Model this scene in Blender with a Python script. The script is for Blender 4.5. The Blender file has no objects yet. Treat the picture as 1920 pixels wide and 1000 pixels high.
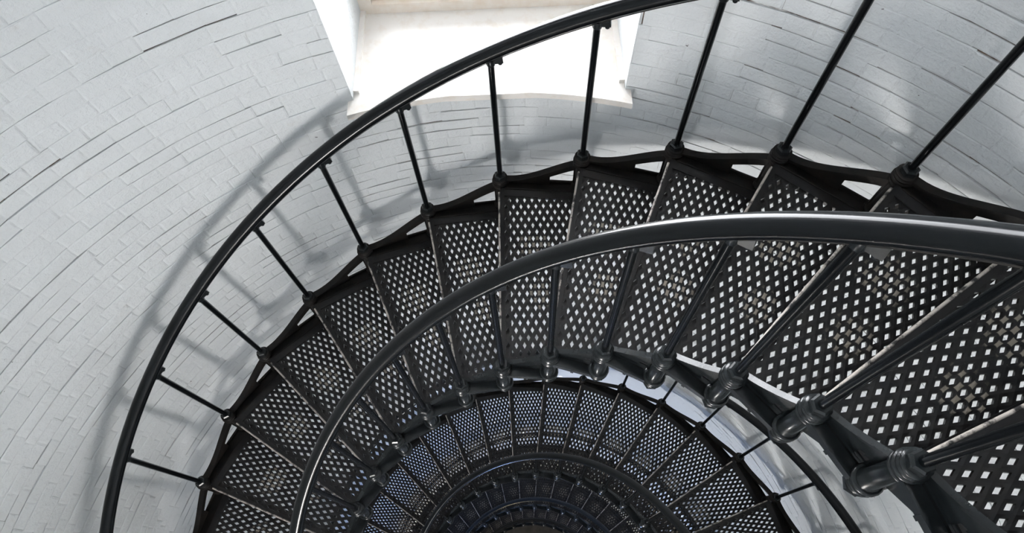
import bpy, bmesh, math, random
import numpy as np
from mathutils import Matrix, Vector

random.seed(7)
PI = math.pi
sc = bpy.context.scene
col = sc.collection

# ------------------------------------------------------------------ camera
CAM = (0.1101, 0.1466, 3.8025)
TILT, ROLL, FPX = 0.4437, -0.0688, 1266.53
cam_d = bpy.data.cameras.new('camera')
cam = bpy.data.objects.new('camera', cam_d)
col.objects.link(cam)
CROT = Matrix.Rotation(TILT, 3, 'X') @ Matrix.Rotation(ROLL, 3, 'Z')
cam.matrix_world = Matrix.Translation(CAM) @ CROT.to_4x4()
cam_d.sensor_width = 36.0
cam_d.lens = 36.0 * FPX / 1920.0
cam_d.clip_start = 0.02
sc.camera = cam

# ------------------------------------------------------------------ world: even bright overcast sky
SKY = 27.0
w = bpy.data.worlds.new('sky'); sc.world = w
w.use_nodes = True
bg = w.node_tree.nodes['Background']
bg.inputs['Color'].default_value = (0.93, 0.955, 1.0, 1)
bg.inputs['Strength'].default_value = SKY
sc.view_settings.view_transform = 'Standard'
sc.view_settings.look = 'None'
sc.view_settings.gamma = 1.0
sc.view_settings.use_curve_mapping = False
sc.view_settings.exposure = -0.08

# ------------------------------------------------------------------ tower dimensions
def RW(z):                      # inner radius of the tapering tower wall
    return 2.03 - 0.05 * (z - 1.3)
Z_FLOOR, Z_TOP = -14.5, 6.6
WALL_T = 0.42
# windows: azimuth of axis, half width, sill z, head z
WINDOWS = [
    (1.537, 0.545, 1.655, 4.90),
    (4.35, 0.36, 0.0, 1.25),
    (3.90, 0.42, 4.25, 5.60),  # added out of view to brighten the right-hand wall
    (4.15, 0.38, -3.40, -2.10),
    (4.30, 0.42, -7.60, -6.30),  # added where its light reaches the wall behind the second flight
    (4.30, 0.42, -12.0, -10.6),  # added to bring warm light to the lowest walls
]

def portal(az, hw, z0, z1):
    l = bpy.data.lights.new('window_daylight', 'AREA')
    l.shape = 'RECTANGLE'; l.size = 2 * hw; l.size_y = z1 - z0
    l.cycles.is_portal = True
    o = bpy.data.objects.new('window_daylight', l); col.objects.link(o)
    r = RW(z0) + WALL_T - 0.10
    o.location = (r * math.cos(az), r * math.sin(az), (z0 + z1) / 2)
    d = Vector((-math.cos(az), -math.sin(az), 0))
    o.rotation_euler = d.to_track_quat('-Z', 'Z').to_euler()
for W_ in WINDOWS: portal(*W_)
# area lamps added inside the sash: upper two strengthen window light, lower two tint it
def daylight(az, z, wd, ht, power, colour):
    l = bpy.data.lights.new('added_window_light', 'AREA')
    l.shape = 'RECTANGLE'; l.size = wd; l.size_y = ht; l.energy = power; l.color = colour
    o = bpy.data.objects.new('added_window_light', l); col.objects.link(o)
    r = RW(z) + WALL_T - 0.12
    o.location = (r * math.cos(az), r * math.sin(az), z)
    o.rotation_euler = Vector((-math.cos(az), -math.sin(az), 0)).to_track_quat('-Z', 'Z').to_euler()
daylight(4.35, 0.55, 0.50, 0.75, 70.0, (1.0, 0.95, 0.89))
daylight(4.15, -2.70, 0.36, 0.50, 62.0, (1.0, 0.98, 0.96))
daylight(4.30, -6.90, 0.50, 0.80, 130.0, (0.36, 0.54, 1.0))  # added blue lamp, tints what shows through the second flight's holes
daylight(4.30, -11.3, 0.50, 0.80, 60.0, (1.0, 0.80, 0.52))  # added warm lamp, tints the lowest walls and floor

# ------------------------------------------------------------------ materials
def new_mat(name):
    m = bpy.data.materials.new(name); m.use_nodes = True
    nt = m.node_tree
    b = nt.nodes['Principled BSDF']
    return m, nt, b
def node(nt, t, **kw):
    n = nt.nodes.new(t)
    for k, v in kw.items(): setattr(n, k, v)
    return n
def noise(nt, scale, detail=4, rough=0.55, vec=None, coord='Object', stretch=None):
    n = node(nt, 'ShaderNodeTexNoise')
    n.inputs['Scale'].default_value = scale; n.inputs['Detail'].default_value = detail
    n.inputs['Roughness'].default_value = rough
    if vec is None:
        tc = node(nt, 'ShaderNodeTexCoord'); vec = tc.outputs[coord]
    if stretch:
        mp = node(nt, 'ShaderNodeMapping'); mp.inputs['Scale'].default_value = stretch
        nt.links.new(vec, mp.inputs['Vector']); vec = mp.outputs['Vector']
    nt.links.new(vec, n.inputs['Vector'])
    return n
def ramp(nt, fac, stops):
    r = node(nt, 'ShaderNodeValToRGB')
    el = r.color_ramp.elements
    while len(el) < len(stops): el.new(0.5)
    for e, (p, c) in zip(el, stops):
        e.position = p; e.color = c if len(c) == 4 else (*c, 1)
    nt.links.new(fac, r.inputs['Fac'])
    return r
def mixc(nt, fac, a, b):
    m = node(nt, 'ShaderNodeMix', data_type='RGBA')
    for s, v in ((m.inputs['Factor'], fac), (m.inputs['A'], a), (m.inputs['B'], b)):
        if hasattr(v, 'links'): nt.links.new(v, s)
        else: s.default_value = v if not isinstance(v, tuple) or len(v) == 4 else (*v, 1)
    return m.outputs['Result']
def bump(nt, b, h, strength, dist):
    bn = node(nt, 'ShaderNodeBump'); bn.inputs['Strength'].default_value = strength
    bn.inputs['Distance'].default_value = dist
    nt.links.new(h, bn.inputs['Height']); nt.links.new(bn.outputs['Normal'], b.inputs['Normal'])

def world_pos(nt):
    return node(nt, 'ShaderNodeNewGeometry').outputs['Position']

def mat_paint(name, base, dirt):
    m, nt, b = new_mat(name)
    pos = world_pos(nt)
    n1 = noise(nt, 2.2, 5, 0.6, vec=pos)
    c1 = ramp(nt, n1.outputs['Fac'], [(0.30, tuple(x * 0.93 for x in base)), (0.65, base)])
    n2 = noise(nt, 9.0, 6, 0.7, vec=pos)
    f2 = ramp(nt, n2.outputs['Fac'], [(0.60, (0, 0, 0)), (0.80, (0.35, 0.35, 0.35))])
    c2 = mixc(nt, f2.outputs['Color'], c1.outputs['Color'], dirt)
    n4 = noise(nt, 45.0, 2, 0.5, vec=pos)
    f4 = ramp(nt, n4.outputs['Fac'], [(0.785, (0, 0, 0)), (0.80, (0.85, 0.85, 0.85))])
    c3 = mixc(nt, f4.outputs['Color'], c2, (0.06, 0.05, 0.05))
    nt.links.new(c3, b.inputs['Base Color'])
    b.inputs['Roughness'].default_value = 0.62
    n3 = noise(nt, 34.0, 7, 0.68, vec=pos)
    bump(nt, b, n3.outputs['Fac'], 0.7, 0.012)
    return m

def mat_joint():
    """painted joint: white paint with broken brown cracks along the courses"""
    m, nt, b = new_mat('painted_joint')
    pos = world_pos(nt)
    n1 = noise(nt, 3.0, 5, 0.7, vec=pos, stretch=(1, 1, 2.2))
    f = ramp(nt, n1.outputs['Fac'], [(0.34, (0, 0, 0)), (0.44, (1, 1, 1))])
    n2 = noise(nt, 20.0, 3, 0.6, vec=pos)
    cr = ramp(nt, n2.outputs['Fac'], [(0.35, (0.05, 0.037, 0.034)), (0.7, (0.17, 0.115, 0.08))])
    c = mixc(nt, f.outputs['Color'], (0.78, 0.78, 0.77), cr.outputs['Color'])
    nt.links.new(c, b.inputs['Base Color'])
    b.inputs['Roughness'].default_value = 0.8
    return m

def mat_iron(name, base, rough, dust=0.0, dustc=(0.09, 0.065, 0.045), spec=0.5, bmp=0.06):
    m, nt, b = new_mat(name)
    n1 = noise(nt, 14.0, 6, 0.7, vec=world_pos(nt))
    f = ramp(nt, n1.outputs['Fac'], [(0.40, (0, 0, 0)), (0.75, (dust, dust, dust))])
    c = mixc(nt, f.outputs['Color'], base, dustc)
    nt.links.new(c, b.inputs['Base Color'])
    n2 = noise(nt, 70.0, 4, 0.6, vec=world_pos(nt))
    rr = node(nt, 'ShaderNodeMapRange')
    rr.inputs['To Min'].default_value = rough * 0.8; rr.inputs['To Max'].default_value = rough * 1.3
    nt.links.new(n2.outputs['Fac'], rr.inputs['Value'])
    nt.links.new(rr.outputs['Result'], b.inputs['Roughness'])
    b.inputs['Specular IOR Level'].default_value = spec
    bump(nt, b, n2.outputs['Fac'], bmp, 0.002)
    return m

def mat_tread():
    """black paint walked through to pale metal in the two foot patches of each tread"""
    m, nt, b = new_mat('worn_black_tread')
    tc = node(nt, 'ShaderNodeTexCoord')
    info = node(nt, 'ShaderNodeObjectInfo')
    def patch(x, y, r):
        off = node(nt, 'ShaderNodeVectorMath', operation='SUBTRACT')
        nt.links.new(tc.outputs['Object'], off.inputs[0]); off.inputs[1].default_value = (x, y, -0.05)
        ln = node(nt, 'ShaderNodeVectorMath', operation='LENGTH')
        nt.links.new(off.outputs['Vector'], ln.inputs[0])
        mr = node(nt, 'ShaderNodeMapRange')
        mr.inputs['From Min'].default_value = r; mr.inputs['From Max'].default_value = r * 0.15
        nt.links.new(ln.outputs['Value'], mr.inputs['Value'])
        return mr.outputs['Result']
    p1 = patch(1.50, -0.15, 0.13); p2 = patch(1.28, -0.17, 0.11)
    mx = node(nt, 'ShaderNodeMath', operation='MAXIMUM')
    nt.links.new(p1, mx.inputs[0]); nt.links.new(p2, mx.inputs[1])
    sh = node(nt, 'ShaderNodeVectorMath', operation='ADD')
    sc_ = node(nt, 'ShaderNodeVectorMath', operation='SCALE')
    cx = node(nt, 'ShaderNodeCombineXYZ')
    for i in range(3): nt.links.new(info.outputs['Random'], cx.inputs[i])
    nt.links.new(cx.outputs[0], sc_.inputs[0]); sc_.inputs['Scale'].default_value = 37.0
    nt.links.new(tc.outputs['Object'], sh.inputs[0]); nt.links.new(sc_.outputs['Vector'], sh.inputs[1])
    n1 = noise(nt, 26.0, 4, 0.6, vec=sh.outputs['Vector'])
    mu = node(nt, 'ShaderNodeMath', operation='MULTIPLY')
    nt.links.new(mx.outputs[0], mu.inputs[0]); nt.links.new(n1.outputs['Fac'], mu.inputs[1])
    sx = node(nt, 'ShaderNodeSeparateXYZ'); nt.links.new(tc.outputs['Object'], sx.inputs[0])
    hz = node(nt, 'ShaderNodeMapRange'); hz.inputs['From Min'].default_value = -0.0500; hz.inputs['From Max'].default_value = -0.0494
    nt.links.new(sx.outputs['Z'], hz.inputs['Value'])
    mu2 = node(nt, 'ShaderNodeMath', operation='MULTIPLY')
    nt.links.new(mu.outputs[0], mu2.inputs[0]); nt.links.new(hz.outputs['Result'], mu2.inputs[1])
    f = ramp(nt, mu2.outputs[0], [(0.19, (0, 0, 0)), (0.34, (0.85, 0.85, 0.85))])
    n2 = noise(nt, 12.0, 5, 0.7, vec=sh.outputs['Vector'])
    base = ramp(nt, n2.outputs['Fac'], [(0.4, (0.007, 0.007, 0.008)), (0.8, (0.020, 0.017, 0.015))])
    c = mixc(nt, f.outputs['Color'], base.outputs['Color'], (0.30, 0.26, 0.215))
    nt.links.new(c, b.inputs['Base Color'])
    b.inputs['Roughness'].default_value = 0.30
    b.inputs['Specular IOR Level'].default_value = 0.33
    return m

def mat_nosing():
    m, nt, b = new_mat('worn_nosing')
    tc = node(nt, 'ShaderNodeTexCoord')
    n1 = noise(nt, 22.0, 5, 0.7, vec=world_pos(nt))
    f = ramp(nt, n1.outputs['Fac'], [(0.40, (0, 0, 0)), (0.52, (1, 1, 1))])
    c = mixc(nt, f.outputs['Color'], (0.02, 0.018, 0.018), (0.46, 0.41, 0.37))
    nt.links.new(c, b.inputs['Base Color'])
    b.inputs['Roughness'].default_value = 0.32
    return m

M = {
    'paint': mat_paint('white_wall_paint', (0.775, 0.80, 0.81), (0.62, 0.57, 0.52)),
    'joint': mat_joint(),
    'rail': mat_iron('gloss_black_rail', (0.004, 0.005, 0.006), 0.17, 0.0, (0.03, 0.03, 0.04), 0.24, 0.015),
    'iron': mat_iron('black_iron', (0.011, 0.0135, 0.015), 0.22, 0.30, (0.035, 0.041, 0.043), 0.45, 0.03),
    'dusty': mat_iron('dusty_black_iron', (0.008, 0.008, 0.008), 0.45, 0.7, (0.03, 0.023, 0.018), 0.15),
    'tread': mat_tread(),
    'nosing': mat_nosing(),
}
m, nt, b = new_mat('white_woodwork')
n_ = noise(nt, 18.0, 5, 0.6, vec=world_pos(nt))
r_ = ramp(nt, n_.outputs['Fac'], [(0.30, (0.82, 0.75, 0.67)), (0.5, (0.88, 0.84, 0.79))])  # cream tint carries the glow of overexposed daylight on white wood
nt.links.new(r_.outputs['Color'], b.inputs['Base Color']); b.inputs['Roughness'].default_value = 0.45
M['wood'] = m
m, nt, b = new_mat('glow_tinted_woodwork')
n_ = noise(nt, 18.0, 5, 0.6, vec=world_pos(nt))
r_ = ramp(nt, n_.outputs['Fac'], [(0.30, (0.86, 0.74, 0.62)), (0.6, (0.92, 0.84, 0.75))])  # peach glow around the bright window put into the wood colour
nt.links.new(r_.outputs['Color'], b.inputs['Base Color']); b.inputs['Roughness'].default_value = 0.45
M['frame'] = m
m, nt, b = new_mat('window_glass')
tr = node(nt, 'ShaderNodeBsdfTransparent'); gl = node(nt, 'ShaderNodeBsdfGlossy')
gl.inputs['Roughness'].default_value = 0.02
fr = node(nt, 'ShaderNodeFresnel'); mx = node(nt, 'ShaderNodeMixShader')
nt.links.new(fr.outputs[0], mx.inputs[0]); nt.links.new(tr.outputs[0], mx.inputs[1]); nt.links.new(gl.outputs[0], mx.inputs[2])
nt.links.new(mx.outputs[0], nt.nodes['Material Output'].inputs['Surface'])
M['glass'] = m
m, nt, b = new_mat('floor_stone')
n_ = noise(nt, 6.0, 5, 0.6, vec=world_pos(nt))
r_ = ramp(nt, n_.outputs['Fac'], [(0.35, (0.03, 0.03, 0.03)), (0.7, (0.07, 0.065, 0.06))])
nt.links.new(r_.outputs['Color'], b.inputs['Base Color']); b.inputs['Roughness'].default_value = 0.7
M['stone'] = m

# ------------------------------------------------------------------ mesh helpers
class MB:
    def __init__(s): s.v = []; s.f = []; s.smooth = []
    def add(s, vs, fs, smooth=False):
        o = len(s.v); s.v += [tuple(v) for v in vs]
        for f in fs: s.f.append(tuple(i + o for i in f)); s.smooth.append(smooth)
    def hexa(s, p):     # 8 points: bottom loop 0-3, top loop 4-7
        s.add(p, [(3, 2, 1, 0), (4, 5, 6, 7), (0, 1, 5, 4), (1, 2, 6, 5), (2, 3, 7, 6), (3, 0, 4, 7)])
    def box(s, x0, x1, y0, y1, z0, z1):
        s.hexa([(x0, y0, z0), (x1, y0, z0), (x1, y1, z0), (x0, y1, z0), (x0, y0, z1), (x1, y0, z1), (x1, y1, z1), (x0, y1, z1)])
    def lathe(s, prof, n=16, c=(0, 0), rot=0.0, smooth=True):
        vs = []; fs = []
        for r, z in prof:
            for i in range(n):
                a = rot + 2 * PI * i / n
                vs.append((c[0] + r * math.cos(a), c[1] + r * math.sin(a), z))
        for j in range(len(prof) - 1):
            for i in range(n):
                i2 = (i + 1) % n
                fs.append((j * n + i, j * n + i2, (j + 1) * n + i2, (j + 1) * n + i))
        s.add(vs, fs, smooth)
        s.add(vs[:n], [tuple(range(n))[::-1]]); s.add(vs[-n:], [tuple(range(n))])
    def sweep(s, pts, frames, sect, smooth=True):   # sect: (side, up) pairs
        n = len(sect); vs = []; fs = []
        for p, (sd, up) in zip(pts, frames):
            for a, b_ in sect: vs.append(p + sd * a + up * b_)
        for j in range(len(pts) - 1):
            for i in range(n):
                i2 = (i + 1) % n
                fs.append((j * n + i, j * n + i2, (j + 1) * n + i2, (j + 1) * n + i))
        s.add(vs, fs, smooth)
        s.add(vs[:n], [tuple(range(n))[::-1]]); s.add(vs[-n:], [tuple(range(n))])
    def mesh(s, name, mat):
        me = bpy.data.meshes.new(name)
        me.from_pydata(s.v, [], s.f); me.update()
        me.polygons.foreach_set('use_smooth', s.smooth)
        bm = bmesh.new(); bm.from_mesh(me); bmesh.ops.recalc_face_normals(bm, faces=bm.faces); bm.to_mesh(me); bm.free()
        me.materials.append(M[mat])
        return me
    def build(s, name, mat, parent=None):
        return link(name, s.mesh(name, mat), parent)
def link(name, me, parent=None, loc=(0, 0, 0), rz=0.0):
    o = bpy.data.objects.new(name, me); col.objects.link(o)
    o.parent = parent; o.location = loc; o.rotation_euler = (0, 0, rz)
    return o
def tag(o, label=None, cat=None, group=None, kind=None):
    if label: o['label'] = label
    if cat: o['category'] = cat
    if group: o['group'] = group
    if kind: o['kind'] = kind
    return o

# ------------------------------------------------------------------ tower wall
def win_local(az):      # outward axis and tangent (towards growing azimuth)
    return Vector((math.cos(az), math.sin(az), 0)), Vector((-math.sin(az), math.cos(az), 0))

BRICK_Z0, BRICK_Z1 = -2.3, 4.3
def half_ang(hw, z): return math.asin(hw / RW(z))

mb = MB()
zs = sorted(set([Z_FLOOR, Z_TOP] + [z for W_ in WINDOWS for z in W_[2:4]] + [BRICK_Z0, BRICK_Z1] + [Z_FLOOR + i * 0.7 for i in range(1, 30)]))
# azimuth lines follow each window's own edges, so build ring by ring
GAP = 0.006
for z0, z1 in zip(zs[:-1], zs[1:]):
    zm = (z0 + z1) / 2
    holes = [(az, hw) for az, hw, a, b_ in WINDOWS if a - 1e-6 <= z0 and z1 <= b_ + 1e-6]
    off = GAP
    def spans(z):
        sp = [(az - half_ang(hw, z), az + half_ang(hw, z)) for az, hw in sorted(holes)]
        if not sp: return [(0.0, 2 * PI)]
        out = []
        for i, (a, b_) in enumerate(sp):
            nxt = sp[(i + 1) % len(sp)][0] + (2 * PI if i == len(sp) - 1 else 0)
            out.append((b_, nxt))
        return out
    for (a0, a1), (c0, c1) in zip(spans(z0), spans(z1)):
        n = 96
        vs = []
        for i in range(n + 1):
            t = i / n
            for aa, z in ((a0 + (a1 - a0) * t, z0), (c0 + (c1 - c0) * t, z1)):
                r = RW(z) + off
                vs.append((r * math.cos(aa), r * math.sin(aa), z))
        mb.add(vs, [(2 * i, 2 * i + 2, 2 * i + 3, 2 * i + 1) for i in range(n)], True)
wall_me = mb.mesh('wall_tower', 'joint')
wall_me.materials.append(M['paint'])
for pg in wall_me.polygons:
    if not (BRICK_Z0 < pg.center.z < BRICK_Z1): pg.material_index = 1
wall = link('wall_tower', wall_me)
tag(wall, 'curved white-painted brick inside wall of the round tower', kind='structure')

# bricks ------------------------------------------------------------
COURSE = 0.0685
def brick_geo(L, h, rnd, depth=0.03):
    """front at y=0 (towards the axis is -y), softened by chamfers"""
    ch = 0.008; dp = 0.0020
    j = lambda a: rnd.uniform(-a, a)
    x0, x1, z0, z1 = -L / 2, L / 2, -h / 2, h / 2
    vs = [(x0, depth, z0), (x1, depth, z0), (x1, depth, z1), (x0, depth, z1),
          (x0, dp, z0), (x1, dp, z0), (x1, dp, z1), (x0, dp, z1),
          (x0 + ch, j(.0009), z0 + ch + j(.002)), (x1 - ch, j(.0009), z0 + ch + j(.002)),
          (x1 - ch, j(.0009), z1 - ch * .7 + j(.002)), (x0 + ch, j(.0009), z1 - ch * .7 + j(.002))]
    fs = [(8, 9, 10, 11), (4, 5, 9, 8), (5, 6, 10, 9), (6, 7, 11, 10), (7, 4, 8, 11),
          (0, 1, 5, 4), (1, 2, 6, 5), (2, 3, 7, 6), (3, 0, 4, 7)]
    vs = [(x, y - x * x / 4.06, z) for x, y, z in vs]      # ends follow the round wall
    return vs, fs

def project(P):
    d = CROT.transposed() @ (Vector(P) - Vector(CAM))
    if d.z > -0.05: return None
    return 960 + FPX * d.x / -d.z, 500 - FPX * d.y / -d.z, -d.z

rb = random.Random(3)
bricks = []
nz = int((BRICK_Z1 - BRICK_Z0) / COURSE)
for c in range(nz):
    zc = BRICK_Z0 + (c + 0.5) * COURSE
    R = RW(zc)
    blocked = [(az - half_ang(hw + .0, zc), az + half_ang(hw + .0, zc)) for az, hw, a, b_ in WINDOWS
               if a - 0.02 < zc < b_ + 0.02]
    stretcher = (c % 4 == 1)
    a = rb.uniform(0, 0.1)
    end = a + 2 * PI
    wob = rb.uniform(-0.003, 0.003)
    while a < end - 0.01:
        L = (0.208 if (stretcher if rb.random() > .15 else not stretcher) else 0.104) * rb.uniform(0.95, 1.05)
        b_ = min(a + L / R, end)
        segs = [(a, b_)]
        for p0, p1 in blocked:
            nxt = []
            for s0, s1 in segs:
                for k in (0, 2 * PI):
                    q0, q1 = p0 + k, p1 + k
                    if s1 <= q0 or s0 >= q1: continue
                    if s0 < q0: nxt.append((s0, q0))
                    if s1 > q1: nxt.append((q1, s1))
                    break
                else: nxt.append((s0, s1))
            segs = nxt
        for s0, s1 in segs:
            if (s1 - s0) * R > 0.02:
                bricks.append(((s0 + s1) / 2, zc + wob * 0.5, (s1 - s0) * R))
        a = b_
def brick_px(b_):
    az, z, L = b_
    r = RW(z); u = Vector((-math.sin(az), math.cos(az), 0)) * L / 2
    c = Vector((r * math.cos(az), r * math.sin(az), z))
    q = [project(c - u), project(c + u), project(c + Vector((0, 0, COURSE / 2))), project(c - Vector((0, 0, COURSE / 2))), project(c)]
    if any(x is None for x in q): return 0
    if not (5 < q[4][0] < 1915 and 5 < q[4][1] < 995): return 0
    return abs((q[1][0] - q[0][0]) * (q[2][1] - q[3][1]) - (q[1][1] - q[0][1]) * (q[2][0] - q[3][0]))
order = sorted(range(len(bricks)), key=lambda i: -brick_px(bricks[i]))
single = set(order[:300])
rg = random.Random(11)
variants = {}
def joint_gap(az, z):          # bed joints open up over stretches of several bricks
    c = int(round(z / COURSE)); v = 0
    for f, ph in ((3.0, 1.7), (7.0, 2.9), (13.0, 4.1)):
        v += math.sin(az * f + c * ph * 2.39 + math.sin(c * 12.9) * 40)
    return 0.0 if v < 0.65 else (0.004 if v < 1.15 else 0.008)
stuff = MB()
TAPER = math.atan(0.05)
for i, (az, z, L) in enumerate(bricks):
    ux, uy = -math.sin(az), math.cos(az)
    ox, oy = math.cos(az), math.sin(az)
    rad = RW(z) + rg.uniform(-0.0025, 0.0015)
    tilt = rg.gauss(0, 0.006)
    gap = joint_gap(az, z)
    hh = COURSE - gap; LL = L - rg.choice((-.001, 0.0, 0.0, 0.001))
    if i in single:
        key = (math.ceil(LL / 0.0015), round(gap * 1000), rg.randrange(3))
        if key not in variants:
            mm = MB(); vs, fs = brick_geo(key[0] * 0.0015 + .0005, COURSE - key[1] / 1000, random.Random(str(key)))
            mm.add(vs, fs); variants[key] = mm.mesh('brick', 'paint')
        o = bpy.data.objects.new('brick', variants[key]); col.objects.link(o); o.parent = wall
        # local x = tangent, local y = outwards, leaning with the wall's taper
        o.matrix_local = Matrix.Translation((rad * ox, rad * oy, z)) @ Matrix.Rotation(az - PI / 2 + tilt, 4, 'Z') @ Matrix.Rotation(TAPER, 4, 'X')
    else:
        vs, fs = brick_geo(LL, hh, rg)
        ct, st = math.cos(tilt), math.sin(tilt)
        out = []
        for x, y, zz in vs:
            x, y = x * ct - y * st, x * st + y * ct
            y = y - zz * 0.05
            # x runs clockwise here, mirrored bricks look alike
            out.append((ox * (rad + y) - x * ux, oy * (rad + y) - x * uy, z + zz))
        stuff.add(out, fs)
so = stuff.build('brickwork', 'paint', wall); tag(so, kind='stuff')

# floor and ceiling --------------------------------------------------
mb = MB(); mb.lathe([(RW(Z_FLOOR) + .3, Z_FLOOR - .2), (RW(Z_FLOOR) + .3, Z_FLOOR)], 64, smooth=False)
tag(mb.build('floor', 'stone'), 'dark stone floor at the foot of the tower', kind='structure')
mb = MB(); mb.lathe([(RW(Z_TOP) + .3, Z_TOP), (RW(Z_TOP) + .3, Z_TOP + .2)], 64, smooth=False)
tag(mb.build('ceiling', 'paint'), 'white painted ceiling over the stairwell', kind='structure')

# windows ------------------------------------------------------------
def make_window(idx, az, hw, z0, z1):
    ax, tn = win_local(az)
    def PT(u, v, z): return ax * v + tn * u + Vector((0, 0, z))
    def slab(mb, u0, u1, v0, v1, za, zb):
        mb.hexa([PT(u0, v0, za), PT(u1, v0, za), PT(u1, v1, za), PT(u0, v1, za),
                 PT(u0, v0, zb), PT(u1, v0, zb), PT(u1, v1, zb), PT(u0, v1, zb)])
    root = link('window_%d' % idx, None); root.location = ax * (RW(z0) + WALL_T) + Vector((0, 0, z0))
    inv = Matrix.Translation(root.location).inverted()
    def fin(mb, name, mat, parent=root):
        o = mb.build(name, mat, parent)
        if parent is root: o.matrix_parent_inverse = inv
        return o
    vb = RW(z0) + WALL_T                 # plane of the sash
    vi = lambda u, z: math.sqrt(RW(z) ** 2 - u * u)
    # reveal: the plastered sides, head and bed of the opening (outer faces closed by a mass behind)
    mb = MB()
    T = 0.10
    for s in (-1, 1):
        e = hw * s
        mb.hexa([PT(e, vi(hw, z0) + .004, z0 - T), PT(e + s * T, vi(hw, z0) + .03, z0 - T), PT(e + s * T, vb + .12, z0 - T), PT(e, vb + .12, z0 - T),
                 PT(e, vi(hw, z1) + .004, z1 + T), PT(e + s * T, vi(hw, z1) + .03, z1 + T), PT(e + s * T, vb + .12, z1 + T), PT(e, vb + .12, z1 + T)])
    rv = fin(mb, 'reveal', 'paint')
    mb = MB()
    n = 12
    for k in range(n):
        u0, u1 = -hw + 2 * hw * k / n, -hw + 2 * hw * (k + 1) / n
        mb.hexa([PT(u0, vi(u0, z1) + .004, z1), PT(u1, vi(u1, z1) + .004, z1), PT(u1, vb + .12, z1), PT(u0, vb + .12, z1),
                 PT(u0, vi(u0, z1) + .03, z1 + T), PT(u1, vi(u1, z1) + .03, z1 + T), PT(u1, vb + .12, z1 + T), PT(u0, vb + .12, z1 + T)])
    fin(mb, 'lintel', 'paint')
    # sill board, its nose follows the curve of the wall and runs past the opening
    mb = MB()
    ns = 24; ear = 0.022
    slab(mb, -hw, hw, vi(hw, z0) + .0, vb + .12, z0 - .032, z0)
    L0 = hw + ear
    for k in range(ns):
        u0, u1 = -L0 + 2 * L0 * k / ns, -L0 + 2 * L0 * (k + 1) / ns
        f0, f1 = math.sqrt((RW(z0) - .068) ** 2 - u0 * u0), math.sqrt((RW(z0) - .068) ** 2 - u1 * u1)
        inside = abs((u0 + u1) / 2) < hw
        b0, b1 = (vi(u0, z0) + .03, vi(u1, z0) + .03) if not inside else (vi(hw, z0) + .06, vi(hw, z0) + .06)
        mb.hexa([PT(u0, f0, z0 - .030), PT(u1, f1, z0 - .030), PT(u1, b1, z0 - .030), PT(u0, b0, z0 - .030),
                 PT(u0, f0, z0 + .001), PT(u1, f1, z0 + .001), PT(u1, b1, z0 + .001), PT(u0, b0, z0 + .001)])
    fin(mb, 'window_sill', 'wood')
    # quarter bead where the sill meets each reveal
    for s in (-1, 1):
        mb = MB(); e0, e1 = sorted((s * hw, s * (hw - .022)))
        slab(mb, e0, e1, vi(hw, z0) + .03, vb - .03, z0, z0 + .02)
        fin(mb, 'bead', 'wood')
    # frame and sash
    mb = MB(); fw = 0.055
    slab(mb, -hw, -hw + fw, vb - .03, vb + .05, z0, z1); slab(mb, hw - fw, hw, vb - .03, vb + .05, z0, z1)
    slab(mb, -hw + fw, hw - fw, vb - .03, vb + .05, z0, z0 + .05); slab(mb, -hw + fw, hw - fw, vb - .03, vb + .05, z1 - fw, z1)
    fr = fin(mb, 'window_frame', 'frame')
    zm = (z0 + z1) / 2
    for (a, c, vv) in ((z0 + .05, zm + .02, vb - .005), (zm - .02, z1 - fw, vb + .022)):
        mb = MB(); q = .04; u0, u1 = -hw + fw, hw - fw
        slab(mb, u0, u0 + q, vv, vv + .026, a, c); slab(mb, u1 - q, u1, vv, vv + .026, a, c)
        slab(mb, u0 + q, u1 - q, vv, vv + .026, a, a + q); slab(mb, u0 + q, u1 - q, vv, vv + .026, c - q, c)
        slab(mb, -.011, .011, vv + .002, vv + .024, a + q, c - q)
        sash = fin(mb, 'sash', 'frame')
        for (g0, g1) in ((u0 + q, -.011), (.011, u1 - q)):
            mb = MB(); slab(mb, g0, g1, vv + .011, vv + .015, a + q, c - q)
            o = mb.build('pane', 'glass', sash); o.matrix_parent_inverse = inv @ Matrix.Identity(4)
            o.matrix_parent_inverse = Matrix.Identity(4)
    tag(root, kind='structure')
    return root
WLAB = ['bright sash window with deep white reveal above the upper stair flight',
        'tall window at the first landing, opposite the bright window',
        'added high window out of view, brightening the right-hand wall',
        'window at the second landing down', 'added unseen window at the third landing down, for blue light',
        'added unseen window near the foot of the tower, for warm light']
for i, W_ in enumerate(WINDOWS):
    r = make_window(i + 1, *W_); r['label'] = WLAB[i]

# ------------------------------------------------------------------ cast-iron spiral stairs
RISE = 0.2
H_OUT, H_IN = 0.7754, 0.805
TOPZ = -0.05         # tread surface below the top of the baluster nut
TH = 0.011

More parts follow.
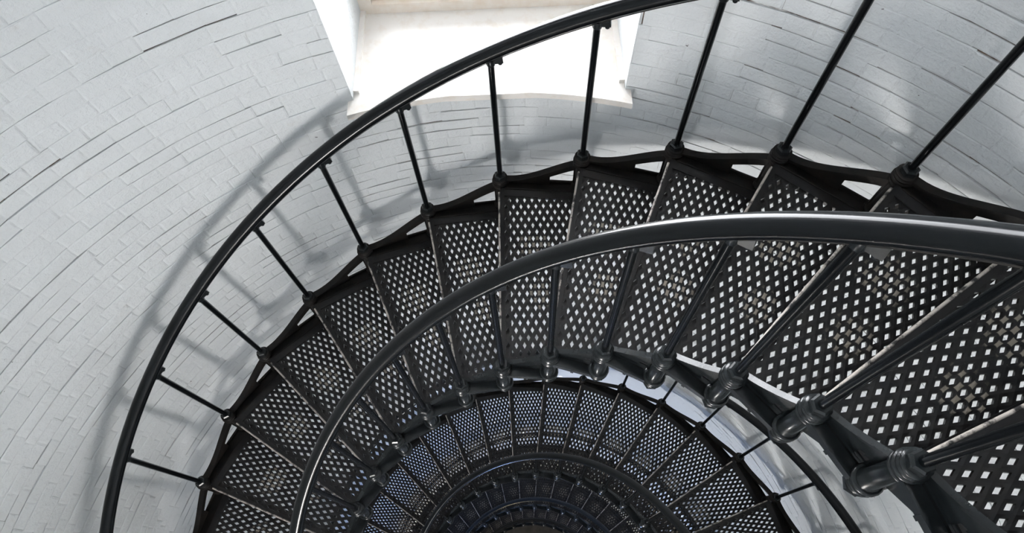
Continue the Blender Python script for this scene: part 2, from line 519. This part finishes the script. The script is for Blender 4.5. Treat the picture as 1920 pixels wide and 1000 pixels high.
def tread_mesh(Ri, Ro, dth):
    t, r = 0.0338, 0.0662
    s = 0.48
    bm = bmesh.new()
    ymax = -0.0; ymin = -(Ro * math.sin(dth) + 0.09)
    xi = Ri * math.cos(dth) - .02
    ni = int((Ro - xi) / (r / 2)) + 2; nj = int((ymax - ymin) / (t / 2)) + 3
    for i in range(-1, ni):
        for j in range(-1, nj):
            if (i + j) % 2: continue
            cx, cy = xi + i * r / 2, -0.0245 - j * t / 2
            A = [(cx + r / 2, cy), (cx, cy + t / 2), (cx - r / 2, cy), (cx, cy - t / 2)]
            a = [((p[0] - cx) * s + cx, (p[1] - cy) * s + cy) for p in A]
            cv = [bm.verts.new((x, y, TOPZ + .0012)) for x, y in A]
            mv = [bm.verts.new(((A[k][0] + A[(k + 1) % 4][0]) / 2, (A[k][1] + A[(k + 1) % 4][1]) / 2, TOPZ)) for k in range(4)]
            hv = [bm.verts.new((x, y, TOPZ - .0002)) for x, y in a]
            hb = [bm.verts.new((x, y, TOPZ - TH)) for x, y in a]
            cb = [bm.verts.new((x, y, TOPZ - TH)) for x, y in A]
            for k in range(4):
                k2 = (k + 1) % 4
                bm.faces.new((cv[k], mv[k], hv[k])); bm.faces.new((mv[k], hv[k2], hv[k])); bm.faces.new((mv[k], cv[k2], hv[k2]))
                bm.faces.new((hv[k], hv[k2], hb[k2], hb[k]))
                bm.faces.new((cb[k2], cb[k], hb[k], hb[k2]))
    bi = Vector((math.cos(-dth / 2), math.sin(-dth / 2), 0))
    rear_n = Vector((-math.sin(dth), -math.cos(dth), 0))       # away from the tread, beyond the rear edge
    rear_off = 0.035
    din = Ri * math.cos(dth / 2) + 0.022
    dout = Ro * math.cos(dth / 2) - 0.045
    planes = [(Vector((0, 0.002, 0)), Vector((0, 1, 0))), (rear_n * rear_off, rear_n), (bi * din, -bi), (bi * dout, bi)]
    for co, no in planes:
        bmesh.ops.bisect_plane(bm, geom=bm.verts[:] + bm.edges[:] + bm.faces[:], plane_co=co, plane_no=no, clear_outer=True)
    # solid borders
    def inter(p1, n1, p2, n2):
        A = np.array([[n1.x, n1.y], [n2.x, n2.y]]); bb = np.array([n1.dot(p1), n2.dot(p2)])
        x = np.linalg.solve(A, bb); return Vector((x[0], x[1], 0))
    def ring(off):
        q = [(co - no * o, no) for (co, no), o in zip(planes, off)]
        f, re, inn, ou = q
        return [inter(*f, *inn), inter(*f, *ou), inter(*re, *ou), inter(*re, *inn)]
    outer = ring((0, 0, 0, 0)); inner = ring((0.017, 0.040, 0.022, 0.040))
    zt, zb = TOPZ + .004, TOPZ - TH - .002
    for k in range(4):
        k2 = (k + 1) % 4
        P = [outer[k], outer[k2], inner[k2], inner[k]]
        lo = [bm.verts.new((p.x, p.y, zb)) for p in P]; hi = [bm.verts.new((p.x, p.y, zt)) for p in P]
        bm.faces.new(hi); bm.faces.new(lo[::-1])
        for a_ in range(4):
            bm.faces.new((lo[a_], lo[(a_ + 1) % 4], hi[(a_ + 1) % 4], hi[a_]))
    bmesh.ops.recalc_face_normals(bm, faces=bm.faces)
    me = bpy.data.meshes.new('tread'); bm.to_mesh(me); bm.free()
    me.materials.append(M['tread'])
    return me, outer

def chord(R, dth):
    p0 = Vector((R, 0, 0)); p1 = Vector((R * math.cos(-dth), R * math.sin(-dth), 0))
    e = (p1 - p0); L = e.length; e.normalize()
    n = Vector((math.cos(-dth / 2), math.sin(-dth / 2), 0))
    return p0, e, n, L

def bar(mb, fr, s0, s1, n0, n1, za0, zb0, za1=None, zb1=None):
    p0, e, n, L = fr
    if za1 is None: za1, zb1 = za0, zb0
    q = lambda s, nn, z: p0 + e * (s * L) + n * nn + Vector((0, 0, z))
    mb.hexa([q(s0, n0, za0), q(s1, n0, za1), q(s1, n1, za1), q(s0, n1, za0),
             q(s0, n0, zb0), q(s1, n0, zb1), q(s1, n1, zb1), q(s0, n1, zb0)])
def sstep(x): x = max(0, min(1, x)); return x * x * (3 - 2 * x)

def eye(mb, c):
    mb.lathe([(.031, -.080), (.038, -.077), (.038, -.070), (.034, -.068), (.034, -.062), (.039, -.060), (.039, -.050), (.034, -.046), (.020, -.046)], 18, c)

def string_inner(Ri, dth, rise):
    fr = chord(Ri, dth); p0, e, n, L = fr
    chan = MB()
    bar(chan, fr, .10, .92, -.026, .010, -.076, -.066)
    bar(chan, fr, .10, .93, -.031, -.025, -.080, -.054)
    bar(chan, fr, .10, .93, .008, .014, -.080, -.054)
    bar(chan, fr, .47, .53, -.034, -.024, -.082, -.050)
    p1 = p0 + e * L
    eye(chan, (p0.x, p0.y)); eye(chan, (p1.x, p1.y))
    web = MB()
    if rise > 0:
        N = 12
        top = lambda s: -.050 + (rise - .045) * (0.55 * s + 0.45 * s * s)
        for k in range(N):
            s0, s1 = .06 + .90 * k / N, .06 + .90 * (k + 1) / N
            if 8 <= k <= 9:
                bar(web, fr, s0, s1, .014, .023, -.068, -.052)
                bar(web, fr, s0, s1, .014, .023, -.020, top(s0), -.010, top(s1))
            else:
                bar(web, fr, s0, s1, .014, .023, -.068, top(s0), -.068, top(s1))
            bar(web, fr, s0, s1, .010, .028, top(s0) - .002, top(s0) + .009, top(s1) - .002, top(s1) + .009)
        bot = lambda s: -.078 - (rise - .035) * (1 - s) ** 1.0
        for k in range(N):
            s0, s1 = .05 + .90 * k / N, .05 + .90 * (k + 1) / N
            if 1 <= k <= 2:
                bar(web, fr, s0, s1, .014, .023, -.088, -.076)
                bar(web, fr, s0, s1, .014, .023, bot(s0), -.118, bot(s1), -.112)
            else:
                bar(web, fr, s0, s1, .014, .023, bot(s0), -.076, bot(s1), -.076)
    return chan, web

def string_outer(Ro, dth, rise):
    fr = chord(Ro, dth); p0, e, n, L = fr
    chan = MB()
    bar(chan, fr, .06, .95, -.045, .012, -.076, -.064)
    bar(chan, fr, .07, .95, .008, .015, -.084, -.046)
    bar(chan, fr, .07, .95, -.049, -.043, -.080, -.042)
    p1 = p0 + e * L
    eye(chan, (p0.x, p0.y)); eye(chan, (p1.x, p1.y))
    web = MB()
    if rise > 0:
        N = 16
        top = lambda s: -.046 + (rise - .030) * (0.12 * s + 0.88 * sstep((s - .12) / 1.0))
        for k in range(N):
            s0, s1 = .05 + .92 * k / N, .05 + .92 * (k + 1) / N
            sm = (s0 + s1) / 2
            if sm > .60 and sm < .92:
                bar(web, fr, s0, s1, -.002, .010, top(s0) - .042, top(s0), top(s1) - .042, top(s1))
            else:
                bar(web, fr, s0, s1, -.002, .010, -.060, top(s0), -.060, top(s1))
            bar(web, fr, s0, s1, -.012, .018, top(s0) - .002, top(s0) + .010, top(s1) - .002, top(s1) + .010)
        bot = lambda s: -.080 - (rise - .05) * (1 - s)
        for k in range(N):
            s0, s1 = .05 + .92 * k / N, .05 + .92 * (k + 1) / N
            bar(web, fr, s0, s1, -.002, .010, bot(s0), -.076, bot(s1), -.076)
    return chan, web

def baluster_meshes(H, rise):
    rod = MB(); rod.lathe([(.0125, -.03), (.0125, H)], 12)
    nut = MB()
    nut.lathe([(.024, -.026), (.0275, -.024), (.0275, -.004), (.022, .002), (.014, .002)], 6, smooth=False)
    col_ = MB()
    col_.lathe([(.028, -.047), (.036, -.044), (.036, -.038), (.030, -.035), (.030, -.033), (.034, -.031), (.034, -.026), (.024, -.024)], 18)
    sl = MB()
    if rise > 0:
        sl.lathe([(.034, -.080), (.029, -.083), (.0255, -.092), (.0255, -.036 - rise), (.030, -.044 - rise), (.030, -.048 - rise)], 16)
    bt = MB()
    bt.lathe([(.024, -.106 - rise), (.034, -.100 - rise), (.036, -.088 - rise), (.036, -.078 - rise), (.026, -.076 - rise)], 16)
    bt.lathe([(.020, -.134 - rise), (.030, -.128 - rise), (.030, -.104 - rise), (.024, -.102 - rise)], 6, smooth=False)
    return rod, nut, col_, sl, bt

def clip_mesh(H, slope):
    mb = MB()
    # lug under the rail, on the uphill side of the baluster (local -y is uphill)
    mb.hexa([(-.010, -.046, H - .044), (.010, -.046, H - .044), (.010, .014, H - .050), (-.010, .014, H - .050),
             (-.012, -.040, H - .018 + .03 * slope), (.012, -.040, H - .018 + .03 * slope), (.012, .016, H - .022), (-.012, .016, H - .022)])
    mb.lathe([(.008, H - .056), (.010, H - .050), (.010, H - .04)], 8, (0, -.034))
    mb.lathe([(.016, H - .058), (.018, H - .052), (.016, H - .03)], 12)
    return mb

def rail_pts(R, dth, rise, H, k0, k1, ext=0.0):
    pts, fr = [], []
    n = int((k1 - k0) * 6)
    for i in range(n + 1):
        k = k0 + (k1 - k0) * i / n
        th = -k * dth
        out = Vector((math.cos(th), math.sin(th), 0))
        tan = Vector((math.sin(th) * dth * R, -math.cos(th) * dth * R, rise)).normalized()
        up = out.cross(tan); 
        if up.z < 0: up = -up
        pts.append(out * R + Vector((0, 0, k * rise + H))); fr.append((out, up))
    return pts, fr

def circle(r, n=14): return [(r * math.cos(2 * PI * i / n), r * math.sin(2 * PI * i / n)) for i in range(n)]

def flight(name, label, th0, z0, dth, Ri, Ro, k0, k1, rise, group, cat='staircase'):
    """treads k0..k1-1 climb clockwise; local frame: tread k has its front edge at angle -k*dth, height k*rise"""
    zb = k0 * rise - .36
    root = link(name, None, None, (0, 0, z0 + zb), th0)
    tag(root, label, cat, group)
    me_t, outl = tread_mesh(Ri, Ro, dth)
    nz_ = MB()
    f0, f1 = outl[0], outl[1]
    pts = [f0 + Vector((-.004, .004, TOPZ - .003)), f1 + Vector((-.02, .004, TOPZ - .003))]
    fr = [(Vector((0, 1, 0)), Vector((0, 0, 1)))] * 2
    nz_.sweep(pts, fr, [(.0055 * math.cos(2 * PI * i / 10), .0070 * math.sin(2 * PI * i / 10)) for i in range(10)])
    me_n = nz_.mesh('nosing', 'nosing')
    lip = MB(); lip.box(f0.x, f1.x, -.008, .002, TOPZ - .055, TOPZ - .008); me_l = lip.mesh('front_lip', 'dusty')
    ic, iw = string_inner(Ri, dth, rise); oc, ow = string_outer(Ro, dth, rise)
    me_ic = ic.mesh('inner_flange', 'iron'); me_oc = oc.mesh('outer_flange', 'dusty')
    me_iw = iw.mesh('inner_string', 'iron') if rise > 0 else None
    me_ow = ow.mesh('outer_string', 'dusty') if rise > 0 else None
    slope = rise / (dth * Ri)
    bal = {}
    for key, H in (('in', H_IN), ('out', H_OUT)):
        bal[key] = [x.mesh(nm, mt) if x.v else None for x, nm, mt in zip(baluster_meshes(H, rise) + (clip_mesh(H, slope),),
                    ('baluster', 'nut', 'collar', 'sleeve', 'bottom_nut', 'rail_clip'),
                    ('rail', 'iron', 'iron' if key == 'in' else 'dusty', 'iron' if key == 'in' else 'dusty', 'iron', 'iron'))]
    for k in range(k0, k1):
        t = link('tread', me_t, root, (0, 0, k * rise - zb), -k * dth)
        link('nosing', me_n, t); link('front_lip', me_l, t)
        link('inner_flange', me_ic, t); link('outer_flange', me_oc, t)
        if me_iw: link('inner_string', me_iw, t); link('outer_string', me_ow, t)
    for k in range(k0, k1 + 1):
        th = -k * dth
        for key, R in (('in', Ri), ('out', Ro)):
            ms = bal[key]
            b_ = link('baluster', ms[0], root, (R * math.cos(th), R * math.sin(th), k * rise - zb), th)
            for me_, nm in zip(ms[1:], ('nut', 'collar', 'sleeve', 'bottom_nut', 'rail_clip')):
                if me_: link(nm, me_, b_)
    for R, H, nm in ((Ro, H_OUT, 'outer_handrail'), (Ri, H_IN, 'inner_handrail')):
        pts, fr = rail_pts(R, dth, rise, H - zb, k0 - .02, k1 + .02)
        mb = MB(); mb.sweep(pts, fr, circle(.028)); o = mb.build(nm, 'rail', root)
        mb = MB(); mb.sweep(pts, fr, [(-.011, -.031), (.011, -.031), (.011, -.020), (-.011, -.020)], False); mb.build('rail_bar', 'dusty', o)
    return root

TH1, D1 = 2.7068, 0.1969
flight('stair_flight', 'upper flight of black perforated iron spiral stairs passing in front of the bright window',
       TH1, 0.0, D1, 0.9568, 1.8556, -2, 15, RISE, 'flights of the iron spiral stairs')
D2 = 0.1795
TH2 = 0.8525
flight('stair_flight', 'second flight of iron spiral stairs, below the upper flight, blue light in its holes',
       TH2, -2.0, D2, 1.117, 2.0165, -12, 8, RISE, 'flights of the iron spiral stairs')
D3 = 0.168
flight('stair_flight', 'third flight of iron spiral stairs seen deep in the well inside the second',
       TH2 + .05, -6.15, D3, 1.245, 2.144, -13, 9, RISE, 'flights of the iron spiral stairs')
D4 = 0.158
flight('stair_flight', 'lowest flight of iron spiral stairs with the innermost pale handrail at the bottom',
       TH2 + .1, -10.4, D4, 1.345, 2.245, -14, 10, RISE, 'flights of the iron spiral stairs')
# level landings joining the flights (behind the camera's lower edge)
def landing(label, th_from, th_to, z, Ri, Ro):
    n = 13; d = (th_from - th_to) / n
    flight('stair_landing', label, th_from, z, d, Ri, Ro, 0, n, 0.0, 'perforated iron landings', 'landing')
landing('perforated iron landing between the upper and second stair flights', TH2 - 8 * D2 + 2 * PI, TH1 + 2 * D1, -.4, 1.04, 1.93)
landing('perforated iron landing between the second and third stair flights', TH2 + .05 - 9 * D3 + 2 * PI, TH2 + 12 * D2, -4.4, 1.18, 2.08)
landing('perforated iron landing between the third and lowest stair flights', TH2 + .1 - 10 * D4 + 2 * PI, TH2 + .05 + 13 * D3, -8.6, 1.29, 2.19)
